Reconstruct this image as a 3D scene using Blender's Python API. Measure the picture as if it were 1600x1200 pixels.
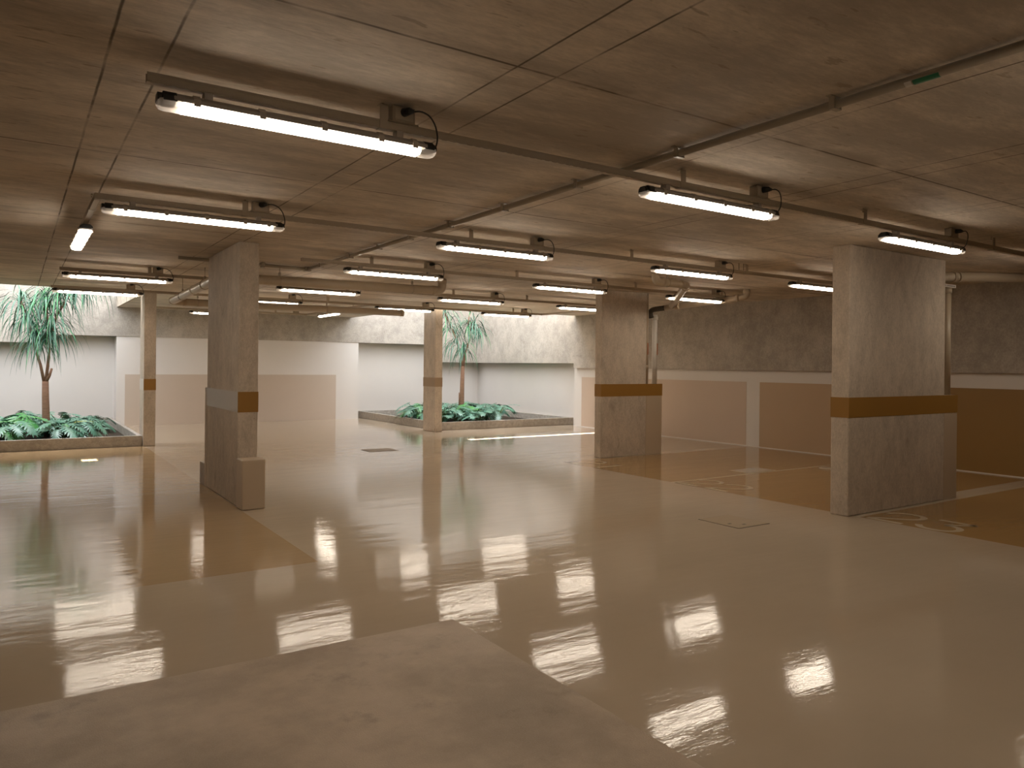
import bpy, bmesh, math, random
from mathutils import Vector, Matrix

# ------------------------------------------------------------------ scene, camera, light
scene = bpy.context.scene
COL = scene.collection
for ob in list(bpy.data.objects):
    bpy.data.objects.remove(ob, do_unlink=True)

scene.view_settings.view_transform = 'Standard'
scene.view_settings.look = 'None'
scene.view_settings.gamma = 1.0
scene.view_settings.use_curve_mapping = False
scene.view_settings.exposure = 0.0
scene.render.engine = 'CYCLES'
scene.cycles.use_denoising = True
scene.cycles.max_bounces = 10
scene.cycles.diffuse_bounces = 6
scene.cycles.glossy_bounces = 4
scene.cycles.transparent_max_bounces = 12
scene.cycles.sample_clamp_indirect = 8.0
scene.cycles.caustics_reflective = False
scene.cycles.caustics_refractive = False

YAW, ROLL, F_PX = math.radians(56.358), 0.0103, 1165.7
fwd = Vector((math.cos(YAW), math.sin(YAW), 0))
rt0 = Vector((math.sin(YAW), -math.cos(YAW), 0))
up0 = Vector((0, 0, 1))
rt = math.cos(ROLL) * rt0 + math.sin(ROLL) * up0
up = -math.sin(ROLL) * rt0 + math.cos(ROLL) * up0
cd = bpy.data.cameras.new('camera')
cam = bpy.data.objects.new('camera', cd)
COL.objects.link(cam)
m = Matrix((rt, up, -fwd)).transposed().to_4x4()
m.translation = Vector((0, 0, 1.5))
cam.matrix_world = m
cd.sensor_width = 36.0
cd.lens = F_PX / 1600 * 36
cd.shift_y = -28.2 / 1600
cd.clip_start = 0.05
scene.camera = cam

SKY_STRENGTH, LAMP_STRENGTH = 5.6, 25.0
GLOW_STRENGTH = 17.0
world = bpy.data.worlds.new('sky')
scene.world = world
world.use_nodes = True
bg = world.node_tree.nodes['Background']
bg.inputs[0].default_value = (0.92, 0.95, 1.0, 1)
bg.inputs[1].default_value = SKY_STRENGTH
# brighter sky round the sun
_t = world.node_tree
_tc = _t.nodes.new('ShaderNodeTexCoord')
_dot = _t.nodes.new('ShaderNodeVectorMath'); _dot.operation = 'DOT_PRODUCT'
_dot.inputs[1].default_value = (0.0, 0.544, 0.839)
_t.links.new(_tc.outputs['Generated'], _dot.inputs[0])
_mx = _t.nodes.new('ShaderNodeMath'); _mx.operation = 'MAXIMUM'; _mx.inputs[1].default_value = 0.0
_t.links.new(_dot.outputs['Value'], _mx.inputs[0])
_pw = _t.nodes.new('ShaderNodeMath'); _pw.operation = 'POWER'; _pw.inputs[1].default_value = 9.0
_t.links.new(_mx.outputs[0], _pw.inputs[0])
_ma = _t.nodes.new('ShaderNodeMath'); _ma.operation = 'MULTIPLY_ADD'
_ma.inputs[1].default_value = GLOW_STRENGTH; _ma.inputs[2].default_value = SKY_STRENGTH
_t.links.new(_pw.outputs[0], _ma.inputs[0])
_t.links.new(_ma.outputs[0], bg.inputs[1])
sd = bpy.data.lights.new('sun', 'SUN')
sd.energy = 60.0
sd.angle = math.radians(0.5)
sd.color = (1.0, 0.95, 0.88)
sun = bpy.data.objects.new('sun', sd)
COL.objects.link(sun)
sun.location = (6, 30, 25)
SUN_TAN = 1.542
sun.rotation_euler = Vector((0, -1, -SUN_TAN)).to_track_quat('-Z', 'Y').to_euler()

H = 2.776          # ceiling
random.seed(7)


# ------------------------------------------------------------------ node materials
class NT:
    def __init__(self, name):
        self.mat = bpy.data.materials.new(name)
        self.mat.use_nodes = True
        self.t = self.mat.node_tree
        self.b = self.t.nodes['Principled BSDF']
        self._pos = None

    def node(self, kind, **kw):
        n = self.t.nodes.new(kind)
        for k, v in kw.items():
            setattr(n, k, v)
        return n

    def link(self, a, b):
        self.t.links.new(a, b)

    def setin(self, sock, v):
        if hasattr(v, 'is_linked') or hasattr(v, 'links'):
            self.link(v, sock)
        else:
            sock.default_value = v

    def pos(self):
        if self._pos is None:
            self._pos = self.node('ShaderNodeNewGeometry').outputs['Position']
        return self._pos

    def mapped(self, scale=(1, 1, 1), loc=(0, 0, 0), rot=(0, 0, 0)):
        n = self.node('ShaderNodeMapping')
        n.inputs['Scale'].default_value = scale
        n.inputs['Location'].default_value = loc
        n.inputs['Rotation'].default_value = rot
        self.link(self.pos(), n.inputs['Vector'])
        return n.outputs[0]

    def noise(self, scale, detail=4, rough=0.55, vec=None, dist=0.0):
        n = self.node('ShaderNodeTexNoise')
        n.inputs['Scale'].default_value = scale
        n.inputs['Detail'].default_value = detail
        n.inputs['Roughness'].default_value = rough
        n.inputs['Distortion'].default_value = dist
        self.link(vec if vec is not None else self.pos(), n.inputs['Vector'])
        return n.outputs[0]

    def math(self, op, a, b=0.0, c=0.0):
        n = self.node('ShaderNodeMath', operation=op)
        self.setin(n.inputs[0], a)
        self.setin(n.inputs[1], b)
        if op in ('WRAP', 'MULTIPLY_ADD', 'SMOOTH_MIN'):
            self.setin(n.inputs[2], c)
        return n.outputs[0]

    def ramp(self, v, lo, hi, a=0.0, b=1.0):
        n = self.node('ShaderNodeMapRange')
        n.interpolation_type = 'SMOOTHSTEP'
        self.setin(n.inputs['Value'], v)
        n.inputs['From Min'].default_value = lo
        n.inputs['From Max'].default_value = hi
        n.inputs['To Min'].default_value = a
        n.inputs['To Max'].default_value = b
        return n.outputs[0]

    def mix(self, fac, a, b, mode='MIX'):
        n = self.node('ShaderNodeMix', data_type='RGBA', blend_type=mode)
        self.setin(n.inputs[0], fac)
        self.setin(n.inputs[6], a if hasattr(a, 'links') else (*a[:3], 1))
        self.setin(n.inputs[7], b if hasattr(b, 'links') else (*b[:3], 1))
        return n.outputs[2]

    def xyz(self):
        n = self.node('ShaderNodeSeparateXYZ')
        self.link(self.pos(), n.inputs[0])
        return n.outputs

    def bump(self, h, strength=0.2, dist=0.01, normal=None):
        n = self.node('ShaderNodeBump')
        n.inputs['Strength'].default_value = strength
        n.inputs['Distance'].default_value = dist
        self.link(h, n.inputs['Height'])
        if normal is not None:
            self.link(normal, n.inputs['Normal'])
        self.link(n.outputs[0], self.b.inputs['Normal'])
        return n.outputs[0]

    def out(self, color=None, rough=None, metal=None, spec=None):
        if color is not None:
            self.setin(self.b.inputs['Base Color'], color if hasattr(color, 'links') else (*color[:3], 1))
        if rough is not None:
            self.setin(self.b.inputs['Roughness'], rough)
        if metal is not None:
            self.b.inputs['Metallic'].default_value = metal
        if spec is not None:
            self.b.inputs['Specular IOR Level'].default_value = spec
        return self.mat


def plain(name, color, rough=0.5, metal=0.0, spec=0.5, var=0.06, scale=9.0):
    n = NT(name)
    f = n.noise(scale, 3)
    d = tuple(c * (1 - var) for c in color)
    l = tuple(min(1, c * (1 + var)) for c in color)
    return n.out(n.mix(f, d, l), rough, metal, spec)


def concrete(name, base, dark, stretch=(1, 1, 1), contrast=1.0, rough=0.8, stain=0.35, pits=True):
    n = NT(name)
    v = n.mapped(scale=stretch)
    big = n.noise(0.9, 4, 0.6)
    mid = n.noise(5.0, 6, 0.65, v)
    fine = n.noise(38.0, 4, 0.7, v)
    k = n.math('ADD', n.math('MULTIPLY', big, 0.30), n.math('ADD', n.math('MULTIPLY', mid, 0.38), n.math('MULTIPLY', fine, 0.32)))
    k = n.ramp(k, 0.5 - 0.17 / contrast, 0.5 + 0.17 / contrast)
    c = n.mix(k, tuple(x * 0.72 for x in base), tuple(x * 1.2 for x in base))
    g = n.ramp(n.noise(75.0, 4, 0.75, v), 0.38, 0.66)
    c = n.mix(n.math('MULTIPLY', g, 0.22), c, tuple(x * 0.6 for x in base))
    s = n.ramp(n.noise(2.3, 7, 0.68, v, 0.6), 0.57, 0.74)
    c = n.mix(n.math('MULTIPLY', s, stain), c, dark)
    if pits:
        p = n.ramp(n.noise(26.0, 2, 0.5), 0.70, 0.76)
        c = n.mix(n.math('MULTIPLY', p, 0.35), c, dark)
    n.bump(fine, 0.25, 0.004)
    return n.out(c, rough, 0.0, 0.3)


def ceiling_material():
    n = NT('board_marked_ceiling_concrete')
    base, dark = (0.64, 0.555, 0.45), (0.24, 0.175, 0.105)
    v = n.mapped(scale=(0.28, 1.0, 1.0), rot=(0, 0, 0.12))
    big = n.noise(0.55, 4, 0.6)
    mid = n.noise(4.0, 6, 0.65, v)
    fine = n.noise(34.0, 4, 0.7, v)
    k = n.math('ADD', n.math('MULTIPLY', big, 0.4), n.math('ADD', n.math('MULTIPLY', mid, 0.42), n.math('MULTIPLY', fine, 0.18)))
    c = n.mix(n.ramp(k, 0.40, 0.60), tuple(x * 0.68 for x in base), tuple(x * 1.16 for x in base))
    # brown blotches where formwork leaked
    s = n.ramp(n.noise(1.7, 8, 0.7, v, 0.8), 0.60, 0.74)
    c = n.mix(n.math('MULTIPLY', s, 0.55), c, dark)
    p = n.ramp(n.noise(17.0, 3, 0.6, v), 0.63, 0.70)
    c = n.mix(n.math('MULTIPLY', p, 0.55), c, dark)
    g = n.ramp(n.noise(60.0, 4, 0.75, v), 0.35, 0.68)
    c = n.mix(n.math('MULTIPLY', g, 0.28), c, tuple(x * 0.55 for x in base))
    # formwork joints
    x, y, _ = n.xyz()
    wob = n.math('MULTIPLY', n.math('SUBTRACT', n.noise(2.2, 3), 0.5), 0.012)
    xw = n.math('ADD', x, wob)
    yw = n.math('ADD', y, wob)

    def lines(val, off, period, w0, w1):
        q = n.math('SUBTRACT', val, off - period / 2)
        q = n.math('WRAP', q, period, 0.0)
        q = n.math('ABSOLUTE', n.math('SUBTRACT', q, period / 2))
        return n.ramp(q, w0, w1, 1.0, 0.0)
    j = n.math('MAXIMUM', lines(xw, 0.305, 1.465, 0.002, 0.009), lines(xw, 0.513, 1.465, 0.002, 0.009))
    j = n.math('MAXIMUM', j, lines(yw, 2.64, 2.52, 0.003, 0.012))
    wide = lines(yw, 2.62, 5.04, 0.02, 0.10)
    gate = n.ramp(n.noise(1.6, 4, 0.6), 0.36, 0.56)
    c = n.mix(n.math('MULTIPLY', n.math('MULTIPLY', wide, gate), 0.35), c, dark)
    c = n.mix(n.math('MULTIPLY', j, n.math('ADD', n.math('MULTIPLY', gate, 0.65), 0.25)), c, (0.09, 0.065, 0.042))
    n.bump(fine, 0.3, 0.004)
    return n.out(c, 0.75, 0.0, 0.3)


FLOOR_BUMP = 0.27


def floor_material(name, base, rough=0.035, var=0.1, streaks=0.25):
    n = NT(name)
    big = n.noise(0.7, 4, 0.6)
    v = n.mapped(scale=(0.35, 1.6, 1), rot=(0, 0, 0.35))
    st = n.noise(2.6, 6, 0.65, v, 0.5)
    c = n.mix(big, tuple(x * (1 - var) for x in base), tuple(min(1, x * (1 + var)) for x in base))
    c = n.mix(n.math('MULTIPLY', n.ramp(st, 0.6, 0.75), streaks * 0.5), c, tuple(min(1, x * 1.25) for x in base))
    r = n.math('ADD', n.math('MULTIPLY', st, 0.06), rough)
    # trowel waves, long in one direction
    tv = n.mapped(scale=(0.25, 1.0, 1), rot=(0, 0, -(YAW - math.pi / 2)))
    h = n.math('ADD', n.math('ADD', n.noise(4.0, 2, 0.5, tv), n.math('MULTIPLY', n.noise(15.0, 3, 0.5, tv), 0.32)), n.math('MULTIPLY', n.noise(70.0, 3, 0.7, tv), 0.10))
    n.bump(h, FLOOR_BUMP, 0.01)
    return n.out(c, r, 0.0, 0.5)


def rough_floor_material():
    n = NT('worn_rough_concrete_floor')
    base = (0.42, 0.318, 0.22)
    big = n.noise(1.3, 6, 0.65)
    fine = n.noise(150.0, 3, 0.7)
    c = n.mix(n.ramp(big, 0.3, 0.7), tuple(x * 0.75 for x in base), tuple(x * 1.15 for x in base))
    c = n.mix(n.math('MULTIPLY', n.ramp(n.noise(2.1, 6, 0.7), 0.55, 0.7), 0.45), c, (0.16, 0.115, 0.07))
    c = n.mix(n.math('MULTIPLY', n.ramp(fine, 0.4, 0.7), 0.25), c, (0.5, 0.42, 0.33))
    n.bump(fine, 0.45, 0.004)
    return n.out(c, n.ramp(big, 0.35, 0.65, 0.5, 0.38), 0.0, 0.4)


def paint_panel(name, base, rough=0.55, var=0.04):
    n = NT(name)
    f = n.noise(1.2, 4, 0.6)
    f2 = n.noise(60.0, 3)
    c = n.mix(f, tuple(x * (1 - var) for x in base), tuple(min(1, x * (1 + var)) for x in base))
    n.bump(f2, 0.06, 0.002)
    return n.out(c, rough, 0.0, 0.4)


def leaf_material(name, a, b, rough=0.42):
    n = NT(name)
    f = n.noise(6.0, 3)
    n.out(n.mix(f, a, b), rough, 0.0, 0.5)
    return n.mat


def emit_material(name, color, strength):
    n = NT(name)
    e = n.node('ShaderNodeEmission')
    e.inputs[0].default_value = (*color, 1)
    e.inputs[1].default_value = strength
    n.link(e.outputs[0], n.t.nodes['Material Output'].inputs[0])
    return n.mat


def clear_plastic(name):
    n = NT(name)
    n.b.inputs['Base Color'].default_value = (0.8, 0.76, 0.72, 1)
    n.b.inputs['Roughness'].default_value = 0.25
    tr = n.node('ShaderNodeBsdfTransparent')
    mx = n.node('ShaderNodeMixShader')
    mx.inputs[0].default_value = 0.45
    n.link(n.b.outputs[0], mx.inputs[1])
    n.link(tr.outputs[0], mx.inputs[2])
    n.link(mx.outputs[0], n.t.nodes['Material Output'].inputs[0])
    return n.mat


M = {}
M['ceiling'] = ceiling_material()
M['band'] = concrete('cast_concrete_wall', (0.44, 0.392, 0.335), (0.18, 0.15, 0.12), (1, 1, 0.8), 1.2, 0.8, 0.4)
M['column'] = concrete('cast_concrete_column', (0.56, 0.475, 0.38), (0.19, 0.14, 0.09), (1.5, 1.5, 0.75), 1.0, 0.75, 0.35)
M['granite'] = concrete('speckled_planter_concrete', (0.42, 0.38, 0.33), (0.16, 0.14, 0.115), (3, 3, 3), 1.6, 0.8, 0.4)
M['white'] = paint_panel('off_white_wall_paint', (0.68, 0.635, 0.59))
M['taupe'] = paint_panel('taupe_wall_paint', (0.54, 0.445, 0.36))
M['ochre_wall'] = paint_panel('ochre_wall_paint', (0.29, 0.165, 0.05), 0.4)
M['tan_wall'] = paint_panel('tan_wall_paint', (0.49, 0.35, 0.225), 0.4)
M['clay_wall'] = paint_panel('clay_wall_paint', (0.56, 0.44, 0.345), 0.4)
M['ochre'] = paint_panel('ochre_band_paint', (0.30, 0.152, 0.03), 0.45)
M['brown_band'] = paint_panel('brown_band_paint', (0.33, 0.235, 0.15), 0.45)
M['pale_paint'] = paint_panel('pale_grey_band_paint', (0.52, 0.47, 0.41), 0.5)
M['beige_paint'] = paint_panel('beige_guard_paint', (0.50, 0.40, 0.29), 0.5)
M['floor'] = floor_material('glossy_beige_floor_coating', (0.46, 0.372, 0.276))
M['floor_ochre'] = floor_material('glossy_ochre_floor_coating', (0.36, 0.22, 0.085))
M['floor_tan'] = floor_material('glossy_tan_floor_coating', (0.40, 0.275, 0.15))
M['floor_line'] = floor_material('pale_floor_line_paint', (0.52, 0.44, 0.34))
M['number'] = floor_material('worn_number_paint', (0.55, 0.46, 0.33))
M['floor_rough'] = rough_floor_material()
M['rail'] = plain('beige_painted_steel', (0.42, 0.35, 0.255), 0.45)
M['pipe'] = plain('beige_painted_pipe', (0.43, 0.35, 0.25), 0.38)
M['pipe_white'] = plain('white_plastic_pipe', (0.62, 0.58, 0.52), 0.35)
M['hose'] = plain('dark_rubber_hose', (0.055, 0.045, 0.032), 0.5)
M['conduit'] = plain('grey_steel_conduit', (0.33, 0.275, 0.2), 0.4, 0.0)
M['black'] = plain('black_plastic', (0.015, 0.015, 0.014), 0.4)
M['housing'] = plain('grey_lamp_housing', (0.34, 0.31, 0.27), 0.5)
M['clip'] = plain('beige_plastic_clip', (0.42, 0.37, 0.31), 0.5)
M['lamp'] = emit_material('lit_tube_diffuser', (1.0, 0.86, 0.70), LAMP_STRENGTH)
M['clear'] = clear_plastic('clear_lamp_cover')
M['box'] = plain('beige_box_plastic', (0.34, 0.28, 0.2), 0.5)
M['soil'] = concrete('dark_planting_soil', (0.06, 0.045, 0.03), (0.02, 0.015, 0.01), (4, 4, 4), 1.5, 0.95, 0.5)
M['trunk'] = concrete('brown_ringed_bark', (0.30, 0.17, 0.11), (0.10, 0.06, 0.04), (2, 2, 9), 1.3, 0.85, 0.5, False)
M['blade'] = leaf_material('narrow_green_leaf', (0.03, 0.10, 0.06), (0.08, 0.20, 0.125))
M['blade_bright'] = leaf_material('bright_green_leaf', (0.04, 0.19, 0.07), (0.09, 0.30, 0.12))
M['monstera'] = leaf_material('dark_lobed_leaf', (0.045, 0.15, 0.095), (0.15, 0.33, 0.235), 0.33)
M['monstera_bright'] = leaf_material('fresh_lobed_leaf', (0.04, 0.2, 0.05), (0.1, 0.33, 0.09), 0.35)
M['yellow_leaf'] = leaf_material('yellowing_leaf', (0.5, 0.42, 0.05), (0.35, 0.38, 0.06), 0.5)
M['stem'] = leaf_material('green_leaf_stem', (0.07, 0.13, 0.05), (0.12, 0.2, 0.08))
M['brown_plate'] = plain('rusty_brown_plate', (0.20, 0.135, 0.065), 0.45)
M['hatch'] = floor_material('coated_hatch_plate', (0.455, 0.36, 0.252))
M['hatch_pale'] = floor_material('pale_coated_plate', (0.50, 0.42, 0.33))
M['seam'] = plain('dark_seam', (0.05, 0.04, 0.025), 0.7)
M['green'] = plain('green_label', (0.01, 0.16, 0.07), 0.4)
M['label_white'] = plain('white_label', (0.6, 0.58, 0.52), 0.5)
M['red'] = plain('orange_red_label', (0.40, 0.12, 0.04), 0.5)
M['facade'] = concrete('pale_cast_facade', (0.55, 0.51, 0.46), (0.3, 0.26, 0.22), (1, 1, 0.6), 1.0, 0.8, 0.25)


# ------------------------------------------------------------------ mesh helpers
class MB:
    def __init__(self):
        self.v, self.f, self.m, self.s = [], [], [], []

    def face(self, idx, mi=0, smooth=False):
        self.f.append(tuple(idx)); self.m.append(mi); self.s.append(smooth)

    def box(self, a, b, mi=0, faces=None):
        x0, y0, z0 = a; x1, y1, z1 = b
        o = len(self.v)
        self.v += [(x0, y0, z0), (x1, y0, z0), (x1, y1, z0), (x0, y1, z0),
                   (x0, y0, z1), (x1, y0, z1), (x1, y1, z1), (x0, y1, z1)]
        for q in ((0, 3, 2, 1), (4, 5, 6, 7), (0, 1, 5, 4), (1, 2, 6, 5), (2, 3, 7, 6), (3, 0, 4, 7)):
            self.face([o + i for i in q], mi)
        return self

    def quad(self, pts, mi=0):
        o = len(self.v)
        self.v += [tuple(p) for p in pts]
        self.face(range(o, o + len(pts)), mi)
        return self

    def prism_x(self, prof, x0, x1, mi=0, smooth=False, caps=True):
        o = len(self.v); n = len(prof)
        for x in (x0, x1):
            self.v += [(x, y, z) for y, z in prof]
        for i in range(n):
            j = (i + 1) % n
            self.face((o + i, o + j, o + n + j, o + n + i), mi, smooth)
        if caps:
            self.face([o + i for i in range(n)][::-1], mi)
            self.face([o + n + i for i in range(n)], mi)
        return self

    def tube(self, path, r, n=14, mi=0, caps=True, smooth=True):
        path = [Vector(p) for p in path]
        rs = r if isinstance(r, (list, tuple)) else [r] * len(path)
        o = len(self.v)
        t0 = (path[1] - path[0]).normalized()
        ref = Vector((0, 0, 1)) if abs(t0.z) < 0.9 else Vector((1, 0, 0))
        u = t0.cross(ref).normalized()
        for i, p in enumerate(path):
            if i == 0: t = t0
            elif i == len(path) - 1: t = (path[i] - path[i - 1]).normalized()
            else: t = ((path[i + 1] - path[i]).normalized() + (path[i] - path[i - 1]).normalized()).normalized()
            u = (u - t * u.dot(t)).normalized()
            w = t.cross(u)
            for k in range(n):
                a = 2 * math.pi * k / n
                self.v.append(tuple(p + (u * math.cos(a) + w * math.sin(a)) * rs[i]))
        for i in range(len(path) - 1):
            for k in range(n):
                k2 = (k + 1) % n
                self.face((o + i * n + k, o + i * n + k2, o + (i + 1) * n + k2, o + (i + 1) * n + k), mi, smooth)
        if caps:
            self.face([o + k for k in range(n)][::-1], mi)
            e = o + (len(path) - 1) * n
            self.face([e + k for k in range(n)], mi)
        return self

    def build(self, name, mats, parent=None, bevel=0.0):
        me = bpy.data.meshes.new(name)
        me.from_pydata(self.v, [], self.f)
        mats = mats if isinstance(mats, (list, tuple)) else [mats]
        for mm in mats:
            me.materials.append(mm)
        me.polygons.foreach_set('material_index', self.m)
        me.polygons.foreach_set('use_smooth', self.s)
        me.update()
        o = bpy.data.objects.new(name, me)
        COL.objects.link(o)
        if parent is not None:
            o.parent = parent
        if bevel:
            b = o.modifiers.new('bevel', 'BEVEL')
            b.width = bevel; b.segments = 2; b.limit_method = 'ANGLE'
        return o


def fillet(pts, r, n=7):
    pts = [Vector(p) for p in pts]
    out = [pts[0]]
    for i in range(1, len(pts) - 1):
        p = pts[i]
        a = (pts[i - 1] - p); b = (pts[i + 1] - p)
        la, lb = a.length, b.length
        a.normalize(); b.normalize()
        d = min(r, la * 0.49, lb * 0.49)
        for k in range(n + 1):
            t = k / n
            out.append((p + a * d) * (1 - t) ** 2 + p * 2 * t * (1 - t) + (p + b * d) * t * t)
    out.append(pts[-1])
    return out


def thing(name, label, cat, loc=(0, 0, 0), rz=0.0, group=None):
    o = bpy.data.objects.new(name, None)
    o.empty_display_size = 0.1
    COL.objects.link(o)
    o.location = loc
    o.rotation_euler = (0, 0, rz)
    return tag(o, label, cat, group)


def tag(o, label, cat, group=None, kind=None):
    o['label'] = label
    o['category'] = cat
    if group: o['group'] = group
    if kind: o['kind'] = kind
    return o


def struct(o, label=None):
    o['kind'] = 'structure'
    if label: o['label'] = label
    return o


def dup(root, loc, rz=None, label=None, group=None):
    r = root.copy(); COL.objects.link(r)
    r.location = loc
    if rz is not None: r.rotation_euler = (0, 0, rz)
    if label: r['label'] = label
    if group: r['group'] = group
    for ch in list(root.children):
        c = ch.copy(); COL.objects.link(c); c.parent = r
        for g in list(ch.children):
            d = g.copy(); COL.objects.link(d); d.parent = c
    return r


# ------------------------------------------------------------------ floor
XL, XR, YF, YB = -8.0, 12.3, -6.0, 20.3
xs = [XL, 1.925, 2.165, 7.16, XR]
ys = [YF, 3.86, 4.35, 4.635, 5.52, 6.925, 6.985, 9.335, 9.575, 14.76, YB]
fl = MB()
for i in range(len(xs) - 1):
    for j in range(len(ys) - 1):
        cx, cy = (xs[i] + xs[i + 1]) / 2, (ys[j] + ys[j + 1]) / 2
        mi = 0
        if cx < 2.165 and cy < 3.86: mi = 3
        elif cx < 1.925 and 5.52 < cy < 14.76: mi = 4
        elif cx > 7.16 and cy < 9.575:
            mi = 1
            if 4.35 < cy < 4.635 or cy > 9.335: mi = 2
            if 6.925 < cy < 6.985: mi = 5
        fl.quad([(xs[i], ys[j], 0), (xs[i + 1], ys[j], 0), (xs[i + 1], ys[j + 1], 0), (xs[i], ys[j + 1], 0)], mi)
floor = struct(fl.build('floor', [M['floor'], M['floor_ochre'], M['floor_line'], M['floor_rough'], M['floor_tan'], M['number']]), 'glossy beige coated parking floor')

# ------------------------------------------------------------------ ceiling slab with two openings over the planters
TOP = H + 0.26
OL = (-3.0, 1.95, 15.05, 19.7)     # left opening x0 x1 y0 y1
OR = (7.66, 11.9, 14.75, 19.7)     # right opening
cx_ = [XL, OL[0], 0.85, 1.05, OL[1], OR[0], OR[1], XR]
cy_ = [YF, 14.68, OR[2], OL[2], 19.7, YB]
ce = MB()
def open_at(x, y):
    if 0.85 < x < 1.05 and 14.68 < y < OL[2]: return True  # added notch in the slab edge to let a sun fleck reach the floor
    return (OL[0] < x < OL[1] and OL[2] < y < OL[3]) or (OR[0] < x < OR[1] and OR[2] < y < OR[3])
solid = {}
for i in range(len(cx_) - 1):
    for j in range(len(cy_) - 1):
        solid[i, j] = not open_at((cx_[i] + cx_[i + 1]) / 2, (cy_[j] + cy_[j + 1]) / 2)
for (i, j), s in solid.items():
    if not s: continue
    x0, x1, y0, y1 = cx_[i], cx_[i + 1], cy_[j], cy_[j + 1]
    ce.quad([(x0, y0, H), (x0, y1, H), (x1, y1, H), (x1, y0, H)])
    ce.quad([(x0, y0, TOP), (x1, y0, TOP), (x1, y1, TOP), (x0, y1, TOP)])
    for di, dj, pts in ((-1, 0, ((x0, y1), (x0, y0))), (1, 0, ((x1, y0), (x1, y1))),
                        (0, -1, ((x0, y0), (x1, y0))), (0, 1, ((x1, y1), (x0, y1)))):
        if not solid.get((i + di, j + dj), False):
            (ax, ay), (bx, by) = pts
            ce.quad([(ax, ay, H), (bx, by, H), (bx, by, TOP), (ax, ay, TOP)])
ceiling = struct(ce.build('ceiling', M['ceiling']), 'board-marked concrete ceiling slab')

# ------------------------------------------------------------------ walls
FZ = 9.87           # top of the wall behind the planters: the building above
wb = MB()
# lower painted wall, flush in the middle, set back behind the planters
wb.box((1.95, 19.55, 0), (7.9, 20.3, 2.1), 1)
wb.box((XL, 19.95, 0), (1.95, 20.3, 2.1), 1)
wb.box((7.9, 19.95, 0), (XR, 20.3, 2.1), 1)
wb.box((2.135, 19.545, 0.0), (7.26, 19.56, 1.21), 2)
# upper cast concrete band
wb.box((XL, 19.53, 1.91), (0.3, 20.3, H), 0)
wb.box((0.3, 19.53, 2.1), (10.25, 20.3, H), 0)
wb.box((10.25, 19.53, 1.588), (XR, 20.3, H), 0)
wb.box((XL, 19.53, H), (XR, 20.3, 3.9), 0)
wb.box((XL - 4, 19.53, 3.9), (XR + 6, 20.3, FZ), 3)
struct(wb.build('wall_back', [M['band'], M['white'], M['taupe'], M['facade']]), 'off-white back wall with a taupe panel under a concrete band')

wr = MB()
wr.box((11.79, YF, 0), (12.4, 14.85, 1.467), 1)
wr.box((12.0, 14.85, 0), (12.4, 19.95, 1.585), 1)
for y0, y1, mi in ((9.51, 14.56, 4), (7.1, 9.2, 3), (4.45, 6.8, 2), (-0.6, 4.1, 2), (-5.6, -0.9, 2)):
    wr.box((11.785, y0, 0), (11.8, y1, 1.24), mi)
wr.box((11.7, YF, 1.467), (12.4, 14.78, H), 0)
wr.box((11.7, 14.78, 1.585), (12.4, 19.53, H), 0)
wr.box((11.7, 14.0, H), (12.4, 19.53, 5.2), 0)
struct(wr.build('wall_right', [M['band'], M['white'], M['ochre_wall'], M['tan_wall'], M['clay_wall']]), 'concrete and ochre panelled right wall')
struct(MB().box((11.772, YF, 0), (11.79, 14.85, 0.014)).build('baseboard_right', M['white']))
struct(MB().box((XL - 0.3, YF, 0), (XL, YB, H)).build('wall_left', M['band']))
struct(MB().box((XL, YF - 0.3, 0), (XR, YF, H)).build('wall_front', M['band']))
# upstands round the two openings, above the slab
up_ = MB()
up_.box((OL[0] - 0.2, OL[2], TOP), (OL[0], 19.53, TOP + 0.5))
struct(up_.build('trim_1', M['band']))

# ------------------------------------------------------------------ columns
def column(name, label, x0, x1, y0, y1):
    t = thing(name, label, 'column', ((x0 + x1) / 2, (y0 + y1) / 2, 0), 0, None)
    return t

def cpart(t, name, a, b, mat, bevel=0.004, label=None):
    l = t.location
    o = MB().box((a[0] - l.x, a[1] - l.y, a[2]), (b[0] - l.x, b[1] - l.y, b[2])).build(name, mat, t, bevel)
    if label: o['label'] = label
    return o

def band(t, x0, x1, y0, y1, z0, z1, mats, e=0.003):
    """painted band wrapping a shaft: four thin coats, one material index each for -y, +x, +y, -x"""
    l = t.location
    b = MB()
    x0 -= l.x; x1 -= l.x; y0 -= l.y; y1 -= l.y
    b.box((x0 - e, y0 - e, z0), (x1 + e, y0, z1), 0)
    b.box((x1, y0, z0), (x1 + e, y1, z1), 0)
    b.box((x0 - e, y1, z0), (x1 + e, y1 + e, z1), 1)
    b.box((x0 - e, y0, z0), (x0, y1, z1), 1)
    return b.build('painted_band', mats, t)

# slender column standing alone in the left half
t = column('concrete_column', 'concrete column with an ochre front band and low beige guard, nearest on the left', 1.935, 2.14, 8.06, 9.57)
cpart(t, 'shaft', (1.935, 8.06, 0), (2.14, 9.57, H - 0.001), M['column'], 0.012)
band(t, 1.935, 2.14, 8.06, 9.57, 0.985, 1.2, [M['ochre'], M['pale_paint']])
cpart(t, 'base_guard', (1.925, 7.82, 0), (2.16, 8.06, 0.512), M['beige_paint'], 0.012, 'beige painted base guard')
cpart(t, 'base_guard', (1.93, 9.66, 0), (2.15, 9.93, 0.27), M['granite'], 0.008, 'dark bare concrete base guard')
cpart(t, 'pipe_casing', (1.93, 9.57, 0), (2.15, 9.66, 1.2), M['column'], 0.006)
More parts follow.
